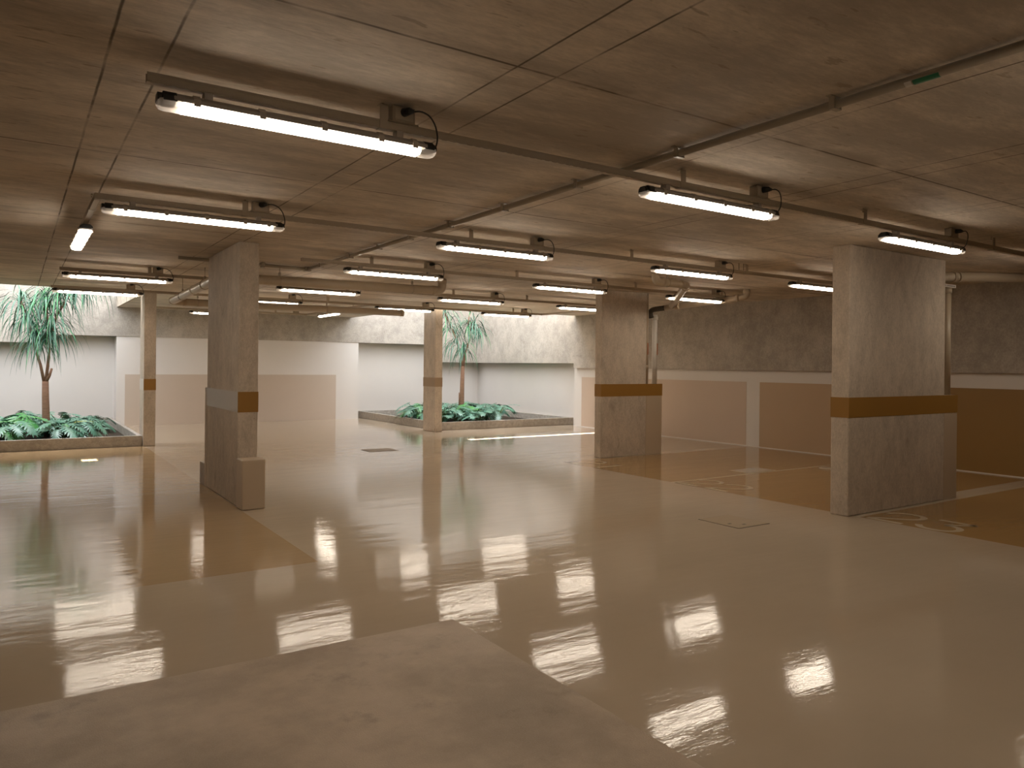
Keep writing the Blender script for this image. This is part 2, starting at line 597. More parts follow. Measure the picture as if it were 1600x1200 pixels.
# column at the corner of the left planter
t = column('concrete_column', 'thin concrete column with its daylit left face, at the corner of the left planter', 1.905, 2.1, 14.69, 15.2)
cpart(t, 'shaft', (1.905, 14.69, 0), (2.1, 15.2, H - 0.001), M['column'], 0.008)
band(t, 1.905, 2.1, 14.69, 15.2, 1.0, 1.2, [M['ochre'], M['pale_paint']])
# column at the corner of the right planter
t = column('concrete_column', 'narrow concrete column with a brown band, before the corner of the right planter', 7.83, 8.013, 14.87, 15.45)
cpart(t, 'shaft', (7.83, 14.87, 0), (8.013, 15.45, H - 0.001), M['column'], 0.008)
band(t, 7.83, 8.013, 14.87, 15.45, 1.015, 1.22, [M['brown_band'], M['brown_band']])
# two wall-like columns between the parking bays, each with a casing round its pipes
t = column('concrete_column', 'wide concrete pier in the middle distance, with pipes rising behind its ochre band', 8.01, 9.4, 9.39, 9.55)
cpart(t, 'shaft', (8.01, 9.39, 0), (9.02, 9.55, H - 0.001), M['column'], 0.01)
cpart(t, 'pipe_casing', (9.02, 9.39, 0), (9.40, 9.62, 1.215), M['beige_paint'], 0.006, 'smooth beige pipe casing')
band(t, 8.01, 9.4, 9.39, 9.55, 1.01, 1.216, [M['ochre'], M['ochre']])
t = column('concrete_column', 'broad concrete pier with an ochre band, biggest and nearest on the right', 7.055, 9.25, 4.415, 4.615)
cpart(t, 'shaft', (7.055, 4.415, 0), (8.96, 4.615, H - 0.001), M['column'], 0.012)
cpart(t, 'pipe_casing', (8.96, 4.415, 0), (9.255, 4.66, 1.212), M['beige_paint'], 0.006, 'smooth beige pipe casing')
band(t, 7.055, 9.255, 4.415, 4.615, 1.006, 1.213, [M['ochre'], M['ochre']])

# ------------------------------------------------------------------ cable trays
TZ0, TZ1 = 2.65, 2.69

def rail_mesh(L, flip=False):
    """slotted U channel along +x"""
    b = MB()
    w = 0.019
    prof = [(-w, TZ0), (w, TZ0), (w, TZ1), (w - 0.003, TZ1), (w - 0.003, TZ0 + 0.003), (-w + 0.003, TZ0 + 0.003), (-w + 0.003, TZ1), (-w, TZ1)]
    b.prism_x(prof, 0, L, 0)
    for z in (TZ0 + 0.008, TZ1 - 0.008):
        b.box((0, -w - 0.0025, z - 0.003), (L, -w, z + 0.003), 0)
    n = int(L / 0.05)
    for k in range(n):
        b.box((0.012 + k * 0.05, -w - 0.001, TZ0 - 0.003), (0.012 + k * 0.05 + 0.03, -w + 0.002, TZ0), 0)
    return b

def hanger_mesh(x):
    b = MB()
    b.box((x - 0.022, -0.024, TZ0 - 0.003), (x + 0.022, 0.024, TZ0))
    b.box((x - 0.022, -0.0245, TZ0 - 0.003), (x + 0.022, -0.0215, H - 0.012))
    b.box((x - 0.022, -0.0245, H - 0.015), (x + 0.022, 0.012, H - 0.012))
    b.tube([(x + 0.005, 0, H - 0.03), (x + 0.005, 0, H)], 0.006, 8)
    return b

def cable_tray(label, x0, x1, y, hangers, rz=0.0, z=0.0):
    t = thing('cable_tray', label, 'cable tray', (x0, y, z), rz, 'slotted cable trays carrying the tube lights')
    L = x1 - x0
    rail_mesh(L).build('rail', M['rail'], t)
    for h in hangers:
        hanger_mesh(h - x0).build('hanger', M['rail'], t)
    return t

ROWS = {0: 0.80, 1: 3.39, 2: 6.02, 3: 8.28, 4: 10.98, 5: 13.67, 6: 17.43}
HX = [1.48, 3.54, 5.58, 7.72, 9.8]
cable_tray('added cable tray over the camera, outside the picture', 0.437, 4.9, ROWS[0], HX[:2])  # added out of view to carry the extra lamps
cable_tray('beige slotted cable tray nearest the camera, running from upper left to the right edge', 0.437, 10.2, ROWS[1], HX)
cable_tray('second cable tray from the front, from the side lamp across to the right pier', 0.453, 9.75, ROWS[2], [1.48, 3.52, 5.53, 7.42])
cable_tray('third cable tray from the front, starting behind the left column in mid-ceiling', 2.655, 9.95, ROWS[3], [3.49, 5.56, 7.7, 9.6])
cable_tray('fourth cable tray from the front, its end left of the nearest left column', 0.45, 9.92, ROWS[4], [1.48, 3.9, 6.1, 7.6])
cable_tray('fifth cable tray from the front, passing just before the ceiling openings', 0.446, 9.92, ROWS[5], [1.52, 4.9, 6.9, 9.1])
cable_tray('farthest cable tray, near the back wall between the two openings', 2.4, 5.77, ROWS[6], [3.6, 5.0])

def side_tray(label, x, y0, y1, hangers):
    t = thing('cable_tray', label, 'cable tray', (x, y0, 0), math.pi / 2, 'slotted cable trays carrying the tube lights')
    rail_mesh(y1 - y0).build('rail', M['rail'], t)
    for h in hangers:
        hanger_mesh(h - y0).build('hanger', M['rail'], t)
    return t
side_tray('short cross tray holding the sideways lamp at the left', 0.473, ROWS[2] + 0.03, 8.35, [6.5])
side_tray('far cross tray holding the slanting lamp near the back wall', 5.75, ROWS[5] + 0.03, ROWS[6] - 0.03, [14.6])
side_tray('cross tray at the far right in front of the right opening', 9.9, ROWS[4] + 0.03, ROWS[5] - 0.03, [12.6])

rods = thing('threaded_rod', 'pair of thin rods from the ceiling to the second tray, right of the middle pier', 'rod', (7.30, ROWS[2], 0))
for dx in (0.0, 0.085):
    MB().tube([(dx, 0, TZ0), (dx, 0, H)], 0.005, 8).build('rod', M['conduit'], rods)

# ------------------------------------------------------------------ tube lights
LL = 1.29

def make_lamp():
    t = thing('tube_light', 'x', 'light')
    # housing: grey trapezoid tray
    hp = [(-0.030, -0.004), (0.030, -0.004), (0.050, -0.022), (0.051, -0.040), (-0.051, -0.040), (-0.050, -0.022)]
    housing = MB().prism_x(hp, 0.06, LL - 0.06).build('housing', M['housing'], t, 0.003)
    # diffuser: rounded lower bowl, lit
    def bowl(w, d, z0, n=14):
        pts = []
        for k in range(n + 1):
            a = math.pi * k / n
            ca, sa = math.cos(a), math.sin(a)
            pts.append((-w * math.copysign(abs(ca) ** 0.6, ca), z0 - d * sa ** 0.6))
        return pts
    MB().prism_x(bowl(0.046, 0.034, -0.038)[::-1], 0.095, LL - 0.095, 0, True).build('diffuser', M['lamp'], t)
    for s in (0, 1):
        # clear end of the cover
        b = MB()
        segs = [(0.095, 1.0), (0.03, 1.0), (0.012, 0.9), (0.002, 0.6)]
        rings = []
        for x, k in segs:
            pr = bowl(0.049 * k, 0.036 * k, -0.036, 10)
            o = len(b.v)
            xx = x if s == 0 else LL - x
            b.v += [(xx, y, z) for y, z in pr]
            rings.append(o)
        n = 11
        for a, c in zip(rings[:-1], rings[1:]):
            for k in range(n - 1):
                b.face((a + k, a + k + 1, c + k + 1, c + k), 0, True)
        b.face([rings[-1] + k for k in range(n)])
        b.build('cover_end', M['clear'], t)
        # black end cap
        b = MB()
        x0, x1 = (0.0, 0.075) if s == 0 else (LL - 0.075, LL)
        cp = [(-0.026, 0.0), (0.026, 0.0), (0.047, -0.018), (0.052, -0.044), (-0.052, -0.044), (-0.047, -0.018)]
        b.prism_x(cp, x0 + (0.02 if s == 0 else 0), x1 - (0.02 if s == 1 else 0))
        cp2 = [(y * 0.7, z * 0.8 - 0.006) for y, z in cp]
        b.prism_x(cp2, *((x0, x0 + 0.02) if s == 0 else (x1 - 0.02, x1)))
        b.build('end_cap', M['black'], t, 0.004)
    for x in (0.15, 0.42, 0.70, 0.98, 1.16):
        cp = [(-0.056, -0.050), (-0.052, -0.050), (-0.052, -0.021), (-0.031, -0.0035), (0.031, -0.0035), (0.052, -0.021), (0.052, -0.050),
              (0.056, -0.050), (0.056, -0.019), (0.033, 0.0), (-0.033, 0.0), (-0.056, -0.019)]
        MB().prism_x(cp, x - 0.014, x + 0.014).build('cover_clip', M['clip'], housing)
    for x in (0.2, LL - 0.2):
        MB().box((x - 0.018, -0.025, -0.012), (x + 0.018, 0.025, 0.028)).build('mounting_bracket', M['clip'], housing, 0.002)
    # plug and lead from the outlet box to the lamp end
    b = MB()
    b.tube([(1.105, -0.036, 0.118), (1.115, -0.075, 0.116), (1.135, -0.086, 0.114)], [0.022, 0.018, 0.008], 12)
    plug = b.build('plug', M['black'], t)
    path = [(1.135, -0.086, 0.114), (1.17, -0.09, 0.122), (1.22, -0.085, 0.112), (1.262, -0.07, 0.075), (1.288, -0.045, 0.02), (1.296, -0.01, -0.014), (1.28, 0, -0.022)]
    MB().tube(fillet(path, 0.03, 3), 0.0042, 8).build('power_lead', M['black'], plug)
    return t

def make_box():
    t = thing('outlet_box', 'x', 'outlet box')
    MB().box((-0.062, -0.034, 0.0), (0.062, 0.03, 0.078)).build('box_body', M['box'], t, 0.004)
    MB().box((-0.05, -0.037, 0.01), (0.05, -0.033, 0.068)).build('cover_plate', M['rail'], t, 0.002)
    b = MB()
    b.box((-0.082, -0.03, -0.002), (0.082, 0.02, 0.003))
    b.build('fixing_plate', M['box'], t)
    return t

lamp0, box0 = make_lamp(), make_box()
ordinal = {0: 'added unseen', 1: 'front', 2: 'second', 3: 'third', 4: 'fourth', 5: 'fifth', 6: 'farthest'}
LZ = {0: 2.622, 1: 2.622, 2: 2.628, 3: 2.628, 4: 2.634, 5: 2.65, 6: 2.64}
LX = {0: [0.475, 3.205], 1: [0.475, 3.205, 5.86, 8.62], 2: [0.495, 3.18, 5.86, 8.29], 3: [3.16, 5.85, 8.37],  # row zero and the front row's last lamp: added unseen to light the pier
      4: [0.475, 3.16, 5.82, 8.29], 5: [0.46, 3.12, 5.86, 8.3], 6: [3.14]}
spot = {0: ['left of the camera', 'above the camera', 'right of the camera'], 1: ['big and nearest, at upper left', 'in the middle, left of its outlet box', 'at the right, above the broad right pier', 'added just outside the right edge'],
        2: ['at the left end beside the sideways lamp', 'in the middle', 'right of the middle', 'cut off by the broad right pier'],
        3: ['in mid-ceiling over the drain pipe', 'in front of the middle pier', 'over the pipes right of the middle pier'],
        4: ['left of the nearest left column', 'just right of the nearest left column', 'above the right planter column', 'cut off by the middle pier'],
        5: ['over the left planter', 'cut off by the nearest left column', 'at the top of the right planter column', 'in front of the right opening'],
        6: ['half hidden behind the nearest left column']}
first = True
for r in range(0, 7):
    for x, s in zip(LX[r], spot[r]):
        lab = 'lit tube light on the %s ceiling tray, %s' % (ordinal[r], s)
        blab = 'outlet box on the %s tray, lamp %s' % (ordinal[r], s)
        loc = (x, ROWS[r], LZ[r])
        bx = (x + 1.105, ROWS[r], TZ1)
        if first:
            lamp0.location = loc; box0.location = bx
            tag(lamp0, lab, 'light', 'lit tube lights under the cable trays'); tag(box0, blab, 'outlet box', 'outlet boxes on the cable trays')
            first = False
        else:
            dup(lamp0, loc, 0.0, lab, 'lit tube lights under the cable trays')
            dup(box0, bx, 0.0, blab, 'outlet boxes on the cable trays')

def bare_lamp(loc, rz, lab):
    o = dup(lamp0, loc, rz, lab, 'lit tube lights under the cable trays')
    for ch in list(o.children):
        if ch.name.split('.')[0] == 'plug':
            for g in list(ch.children):
                bpy.data.objects.remove(g, do_unlink=True)
            bpy.data.objects.remove(ch, do_unlink=True)
    return o
bare_lamp((0.473, 7.0, 2.628), math.pi / 2, 'lit tube light seen end-on, hanging sideways at the far left')
bare_lamp((5.75, 15.33, 2.63), math.pi / 2, 'small slanting lit tube light near the back wall, left of the bright opening')
dup(box0, (5.48, ROWS[6], TZ1), 0.0, 'small outlet box on the farthest tray beside the slanting lamp', 'outlet boxes on the cable trays')

# ------------------------------------------------------------------ steel conduit along the ceiling
t = thing('ceiling_conduit', 'thin steel conduit crossing the ceiling diagonally from the upper right corner', 'conduit', (3.19, 0, 0))
CZ = 2.742
MB().tube(fillet([(0, -3, CZ), (0, 9.66, CZ), (-1.6, 9.52, CZ)], 0.06), 0.021, 12).build('tube', M['conduit'], t)
for y in (0.3, 2.08, 3.07, 4.0, 4.92, 5.8, 6.6, 7.35, 8.15, 9.15):
    b = MB()
    b.box((-0.027, y - 0.014, CZ - 0.026), (0.027, y + 0.014, CZ - 0.021))
    b.box((-0.030, y - 0.014, CZ - 0.026), (-0.0215, y + 0.014, H))
    b.box((0.0215, y - 0.014, CZ - 0.026), (0.030, y + 0.014, H))
    b.box((-0.055, y - 0.014, H - 0.004), (0.055, y + 0.014, H))
    b.build('clamp', M['conduit'], t)
MB().box((-0.05, 9.62, CZ - 0.028), (0.035, 9.70, CZ + 0.028)).build('elbow_box', M['conduit'], t, 0.005)
b = MB().box((-0.62, 9.575, CZ - 0.03), (-0.58, 9.64, H)); b.build('clamp', M['conduit'], t)
b = MB()
def arc_label(y0, y1):
    bb = MB()
    for k in range(5):
        a0, a1 = math.radians(200 + k * 22), math.radians(222 + k * 22)
        p = [(0.0222 * math.cos(a), CZ + 0.0222 * math.sin(a)) for a in (a0, a1)]
        bb.quad([(p[0][0], y0, p[0][1]), (p[1][0], y0, p[1][1]), (p[1][0], y1, p[1][1]), (p[0][0], y1, p[0][1])])
    return bb
arc_label(1.60, 1.71).build('sticker', M['green'], t)['label'] = 'green sticker'
arc_label(1.715, 1.745).build('sticker', M['label_white'], t)['label'] = 'white sticker'

# ------------------------------------------------------------------ drain pipes
def ring(path_pt, direction, r, w=0.03, n=16):
    d = Vector(direction).normalized()
    p = Vector(path_pt)
    return MB().tube([p - d * w, p + d * w], r, n)

def pipe_hook(t, p, r, along='x'):
    b = MB()
    x, y, z = p
    pts = []
    for k in range(17):
        a = 2 * math.pi * k / 16
        if along == 'x': pts.append((x, y + (r + 0.004) * math.cos(a), z + (r + 0.004) * math.sin(a)))
        else: pts.append((x + (r + 0.004) * math.cos(a), y, z + (r + 0.004) * math.sin(a)))
    b.tube(pts, 0.004, 6)
    b.tube([(x, y, z + r), (x, y, H)], 0.004, 6)
    b.box((x - 0.012, y - 0.012, z + r + 0.01), (x + 0.012, y + 0.012, z + r + 0.05))
    return b.build('hanger_hook', M['conduit'], t)

R1 = 0.062
t = thing('drain_pipe', 'long thick beige drain pipe under the ceiling, bending up behind the third tray lamp', 'pipe')
p1 = [(5.24, 9.76, H - 0.002), (5.24, 9.76, 2.60), (2.10, 9.76, 2.565), (2.10, 13.17, 2.49), (6.22, 13.17, 2.50)]
MB().tube(fillet(p1, 0.11), R1, 20).build('pipe_run', M['pipe'], t); run = t.children[0]
for p, d in (((5.1, 9.76, 2.598), (1, 0, 0)), ((5.24, 9.76, 2.73), (0, 0, 1)), ((2.10, 9.95, 2.56), (0, 1, 0)), ((2.10, 13.0, 2.494), (0, 1, 0)),
             ((2.3, 13.17, 2.49), (1, 0, 0)), ((6.19, 13.17, 2.5), (1, 0, 0)), ((2.1, 11.3, 2.531), (0, 1, 0))):
    ring(p, d, R1 + 0.006).build('coupling', M['pipe'], run)
for x in (2.85, 4.75):
    pipe_hook(t, (x, 9.76, 2.565 + (x - 2.1) * 0.0112), R1)
for x in (2.5, 3.45, 4.7):
    pipe_hook(t, (x, 13.17, 2.49 + (x - 2.1) * 0.0024), R1)
for y in (10.6, 12.2):
    pipe_hook(t, (2.1, y, 2.565 - (y - 9.76) * 0.022), R1, 'y')

R2 = 0.052
t = thing('drain_pipe', 'beige drain pipe dropping from the ceiling and slanting to the middle pier', 'pipe')
p2 = [(7.02, 7.15, H - 0.002), (7.02, 7.15, 2.635), (7.60, 7.15, 2.625), (9.20, 8.98, 2.545)]
MB().tube(fillet(p2, 0.09), R2, 18).build('pipe_run', M['pipe'], t); run = t.children[0]
for p, d in (((7.02, 7.15, 2.73), (0, 0, 1)), ((7.16, 7.15, 2.633), (1, 0, 0)), ((7.5, 7.15, 2.627), (1, 0, 0)), ((7.72, 7.287, 2.618), (1.6, 1.83, -0.08))):
    ring(p, d, R2 + 0.006, 0.025).build('coupling', M['pipe'], run)
pipe_hook(t, (7.24, 7.15, 2.632), R2)

t = thing('drain_pipe', 'beige drain pipe below the third tray, from the right elbow to the middle pier', 'pipe')
p3 = [(9.82, 7.94, H - 0.002), (9.82, 7.94, 2.655), (9.26, 9.2, 2.52)]
MB().tube(fillet(p3, 0.09), R2, 18).build('pipe_run', M['pipe'], t); run = t.children[0]
for p, d in (((9.82, 7.94, 2.735), (0, 0, 1)), ((9.76, 8.07, 2.641), (-0.56, 1.26, -0.13)), ((9.36, 8.98, 2.545), (-0.56, 1.26, -0.13))):
    ring(p, d, R2 + 0.006, 0.025).build('coupling', M['pipe'], run)
MB().tube(fillet([(9.27, 9.17, 2.525), (9.17, 9.40, 2.50), (9.17, 9.47, 2.46), (9.20, 9.47, 2.36)], 0.08), 0.045, 16).build('flexible_hose', M['hose'], t)['label'] = 'dark flexible hose'

t = thing('downpipe', 'slim vertical downpipe against the middle pier, left of the pale pipe', 'pipe', (9.1, 9.47, 0))
MB().tube([(0, 0, 1.215), (0, 0, H)], 0.03, 14).build('pipe_run', M['pipe'], t); run = t.children[0]
ring((0, 0, 1.5), (0, 0, 1), 0.034, 0.04).build('coupling', M['pipe'], run)
MB().box((-0.01, -0.0315, 1.72), (0.01, -0.0295, 1.92)).build('pipe_marking', M['red'], t)['label'] = 'faded orange pipe marking'
t = thing('downpipe', 'pale wider vertical downpipe right of the slim one on the middle pier', 'pipe', (9.3, 9.48, 0))
MB().tube([(0, 0, 1.215), (0, 0, 2.42)], 0.045, 16).build('pipe_run', M['pipe_white'], t); run = t.children[0]
ring((0, 0, 2.36), (0, 0, 1), 0.053, 0.03).build('coupling', M['pipe_white'], run)
MB().box((0.012, -0.046, 1.72), (0.030, -0.040, 1.92)).build('pipe_marking', M['red'], t)['label'] = 'faded orange pipe marking'

t = thing('downpipe', 'vertical beige downpipe beside the broad right pier', 'pipe', (9.16, 4.5, 0))
MB().tube([(0, 0, 1.21), (0, 0, 2.5)], 0.046, 16).build('pipe_run', M['pipe'], t); run = t.children[0]
ring((0, 0, 2.44), (0, 0, 1), 0.052, 0.03).build('coupling', M['pipe'], run)
b = MB()
b.box((-0.2, -0.055, 2.475), (0.1, -0.051, 2.51)); b.box((-0.2, 0.051, 2.475), (0.1, 0.055, 2.51))
b.box((0.096, -0.055, 2.475), (0.1, 0.055, 2.51))
for k in range(8):
    b.box((-0.185 + k * 0.034, -0.0565, 2.485), (-0.17 + k * 0.034, -0.055, 2.50), 1)
b.build('pipe_strap', [M['pipe_white'], M['hose']], t)['label'] = 'perforated pale strap'
t = thing('drain_pipe', 'horizontal beige pipe at the right edge, over the downpipe', 'pipe')
MB().tube(fillet([(9.10, 4.60, 2.42), (9.10, 4.57, 2.60), (9.25, 4.52, 2.615), (11.68, 3.75, 2.70)], 0.06), 0.058, 18).build('pipe_run', M['pipe'], t); run = t.children[0]
for q in (0.02, 0.05):
    p = Vector((9.25, 4.52, 2.615)).lerp(Vector((11.68, 3.75, 2.70)), q)
    ring(p, (2.43, -0.77, 0.085), 0.065, 0.016).build('coupling', M['pipe'], run)

# ------------------------------------------------------------------ floor plates
def plate(name, label, x0, x1, y0, y1, mat, seam=True):
    cx, cy = (x0 + x1) / 2, (y0 + y1) / 2
    t = thing(name, label, 'floor plate', (cx, cy, 0))
    w, d = (x1 - x0) / 2, (y1 - y0) / 2
    MB().box((-w + 0.008, -d + 0.008, 0), (w - 0.008, d - 0.008, 0.004)).build('cover', mat, t, 0.001)
    if seam:
        b = MB()
        for a, c in (((-w, -d), (w, -d + 0.008)), ((-w, d - 0.008), (w, d)), ((-w, -d), (-w + 0.008, d)), ((w - 0.008, -d), (w, d))):
            b.box((a[0], a[1], 0), (c[0], c[1], 0.002))
        b.build('frame_joint', M['seam'], t)
    return t
plate('access_cover', 'square brown access cover on the floor left of the right planter', 5.06, 5.6, 11.97, 12.38, M['brown_plate'])
t = plate('access_cover', 'beige access cover flush with the floor, before the broad right pier', 5.64, 6.09, 4.62, 5.12, M['hatch'])
for dx, dy in ((-0.13, -0.06), (-0.03, -0.15)):
    MB().box((dx - 0.02, dy - 0.012, 0.003), (dx + 0.02, dy + 0.012, 0.0046)).build('lifting_slot', M['seam'], t)
plate('access_cover', 'pale square cover in the ochre bay between the two piers', 8.72, 9.35, 6.99, 7.34, M['hatch_pale'], False)
cap = thing('floor_drain', 'round pale drain cover on the floor behind the broad right pier', 'drain', (10.2, 6.72, 0))
MB().tube([(0, 0, 0), (0, 0, 0.012), (0, 0, 0.02)], [0.12, 0.12, 0.09], 24).build('cap_disc', M['hatch_pale'], cap)

# ------------------------------------------------------------------ painted bay numbers
def stroke(mb, pts, w=0.065, z=0.0015):
    pts = [Vector((p[0], p[1])) for p in pts]
    L, R_ = [], []
    for i, p in enumerate(pts):
        a = pts[max(0, i - 1)]; c = pts[min(len(pts) - 1, i + 1)]
        d = (c - a).normalized(); nrm = Vector((-d.y, d.x))
        L.append(p + nrm * w / 2); R_.append(p - nrm * w / 2)
    for i in range(len(pts) - 1):
        mb.quad([(*L[i], z), (*R_[i], z), (*R_[i + 1], z), (*L[i + 1], z)][::-1])

def bez(p0, c0, c1, p1, n=10):
    out = []
    for k in range(n + 1):
        t = k / n
        out.append(tuple((1 - t) ** 3 * p0[i] + 3 * (1 - t) ** 2 * t * c0[i] + 3 * (1 - t) * t * t * c1[i] + t ** 3 * p1[i] for i in (0, 1)))
    return out

def digit(mb, ch, ox, oy, h=0.56, w=0.36):
    # digit space: u right 0..1, v up 0..1 ; world: +v -> +x, +u -> -y
    def P(u, v): return (ox + v * h, oy - u * w)
    S = []
    if ch == '2':
        S.append(bez((0, 0.72), (0.02, 1.08), (1.0, 1.12), (0.98, 0.70)) + bez((0.98, 0.70), (0.96, 0.45), (0.3, 0.3), (0.03, 0.04))[1:])
        S.append([(0, 0.03), (1, 0.03)])
    elif ch == '3':
        S.append([(0.0, 0.96), (0.95, 0.96)])
        S.append([(0.95, 0.97), (0.42, 0.58)])
        S.append([(0.42, 0.58)] + bez((0.42, 0.58), (1.15, 0.62), (1.15, 0.0), (0.5, 0.03)) + bez((0.5, 0.03), (0.25, 0.03), (0.08, 0.1), (0.0, 0.25))[1:])
    else:
        S.append([(0.25, 0.8), (0.62, 0.98), (0.62, 0.0)])
    for s in S:
        stroke(mb, [P(*q) for q in s])

for txt, y, lab in (('23', 4.30, 'painted bay number 23 in front of the right pier'),
                    ('22', 6.90, 'painted bay number 22 in the bay between the two piers'),
                    ('21', 9.22, 'painted bay number 21 at the foot of the middle pier')):
    b = MB()
    for k, ch in enumerate(txt):
        digit(b, ch, 7.19 - 7.4, -k * 0.46)
    o = b.build('bay_number', M['number'])
    o.location = (7.4, y, 0.0)
    tag(o, lab, 'floor marking', 'painted parking bay numbers')

# ------------------------------------------------------------------ planters
def planter(label, x0, x1, y0, y1, h, th=0.07):
    t = thing('planter', label, 'planter', ((x0 + x1) / 2, (y0 + y1) / 2, 0))
    l = t.location
    def bx(a, b, name, mat):
        return MB().box((a[0] - l.x, a[1] - l.y, a[2]), (b[0] - l.x, b[1] - l.y, b[2])).build(name, mat, t, 0.004)
    bx((x0, y0, 0), (x1, y0 + th, h), 'kerb', M['granite'])
    bx((x0, y1 - th, 0), (x1, y1, h), 'kerb', M['granite'])
    bx((x0, y0 + th, 0), (x0 + th, y1 - th, h), 'kerb', M['granite'])
    bx((x1 - th, y0 + th, 0), (x1, y1 - th, h), 'kerb', M['granite'])
    bx((x0 + th, y0 + th, 0), (x1 - th, y1 - th, 0.03), 'soil', M['soil'])
    return t
planter('low grey concrete planter at the left, with a drooping tree', -3.0, 1.895, 14.77, 19.93, 0.187)
planter('low grey concrete planter in the far right corner, with a slender tree', 8.07, 12.0, 15.15, 19.93, 0.187)

# ------------------------------------------------------------------ plants
rng = random.Random(11)
RT = Vector((math.sin(YAW), -math.cos(YAW), 0))     # sideways direction of the trees' sketches

def blade(mb, base, az, el, length, width, droop, mi=0, n=7):
    """a long narrow arching leaf"""
    p = Vector(base)
    d = Vector((math.cos(az) * math.cos(el), math.sin(az) * math.cos(el), math.sin(el)))
    side = Vector((-math.sin(az), math.cos(az), 0))
    o = len(mb.v)
    for k in range(n + 1):
        t = k / n
        w = width * (0.35 + 0.65 * math.sin(min(1, t * 2.2) * math.pi / 2)) * (1 - t ** 2.2) + 0.0008
        nrm = d.cross(side).normalized()
        mb.v.append(tuple(p - side * w / 2 + nrm * w * 0.15))
        mb.v.append(tuple(p + side * w / 2 + nrm * w * 0.15))
        p = p + d * (length / n)
        d = (d + Vector((0, 0, -droop / n))).normalized()
    for k in range(n):
        mb.face((o + 2 * k, o + 2 * k + 1, o + 2 * k + 3, o + 2 * k + 2), mi, True)

def tree(label, base, trunk_pts, trunk_r, branches, heads, scale=1.0):
    """points are (sideways, away, height) in metres from the foot"""
    away = Vector((math.cos(YAW), math.sin(YAW), 0))
    def W(p): return RT * p[0] + away * p[1] + Vector((0, 0, p[2]))
    t = thing('drooping_tree', label, 'tree', base)
    MB().tube([W(p) for p in trunk_pts], trunk_r, 12).build('trunk', M['trunk'], t)
    for pts, r0, r1 in branches:
        ps = [W(p) for p in pts]
        rs = [r0 + (r1 - r0) * i / (len(ps) - 1) for i in range(len(ps))]
        rs = [q * 0.72 for q in rs]
        MB().tube(ps, rs, 9).build('branch', M['trunk'], t)
    for (p, n, ln, dr, bright, elo) in heads:
        b = MB()
        c = W(p)
        for i in range(int(n * 1.5)):
            az = rng.uniform(0, 2 * math.pi)
            el = rng.uniform(elo - 0.2, 1.2)
            L = ln * rng.uniform(0.65, 1.1)
            bb = c + Vector((0, 0, rng.uniform(-0.16, 0.05)))
            blade(b, bb, az, el, L, rng.uniform(0.016, 0.03), dr * 1.35 * rng.uniform(0.75, 1.25), 1 if rng.random() < bright else 0)
        b.build('leaf_cluster', [M['blade'], M['blade_bright']], t)
    return t

# left tree: 1 px of the photograph there is about 12.4 mm
tree('drooping long-leaved tree with a reddish trunk, standing in the left planter', (0.50, 17.0, 0.03),
     [(0, 0, 0), (0, 0, 0.35), (-0.015, 0, 0.8), (-0.02, 0, 1.08)], [0.07, 0.066, 0.06, 0.055],
     [([(-0.02, 0, 1.05), (0.06, 0.0, 1.2), (0.10, 0.0, 1.33)], 0.045, 0.028),
      ([(-0.03, 0, 1.0), (-0.10, -0.03, 1.4), (-0.18, -0.06, 1.7), (-0.33, -0.12, 2.4), (-0.42, -0.14, 2.62)], 0.04, 0.022),
      ([(-0.02, 0, 1.0), (0.0, 0.04, 1.4), (0.03, 0.06, 1.9), (0.12, 0.1, 2.35), (0.15, 0.12, 2.75)], 0.042, 0.022),
      ([(0.03, 0.06, 1.9), (-0.05, 0.1, 2.3), (-0.06, 0.05, 2.72)], 0.03, 0.018),
      ([(0.12, 0.1, 2.35), (0.36, 0.15, 2.8), (0.62, 0.2, 3.15)], 0.026, 0.02)],
     [((-0.42, -0.14, 2.62), 50, 0.95, 2.6, 0.15, 0.1), ((-0.30, -0.12, 2.33), 46, 0.85, 2.8, 0.2, 0.0),
      ((-0.06, 0.05, 2.72), 52, 0.95, 2.6, 0.6, 0.1), ((0.15, 0.12, 2.78), 54, 0.95, 2.5, 0.35, 0.1),
      ((0.62, 0.2, 3.15), 60, 1.05, 2.9, 0.1, 0.1), ((-0.18, -0.06, 1.95), 40, 0.85, 2.9, 0.15, -0.1),
      ((0.03, 0.06, 2.0), 44, 0.95, 2.5, 0.15, 0.0), ((0.10, 0.0, 2.3), 36, 0.95, 2.6, 0.2, 0.0),
      ((0.45, 0.15, 2.95), 34, 0.9, 2.8, 0.1, 0.0)])
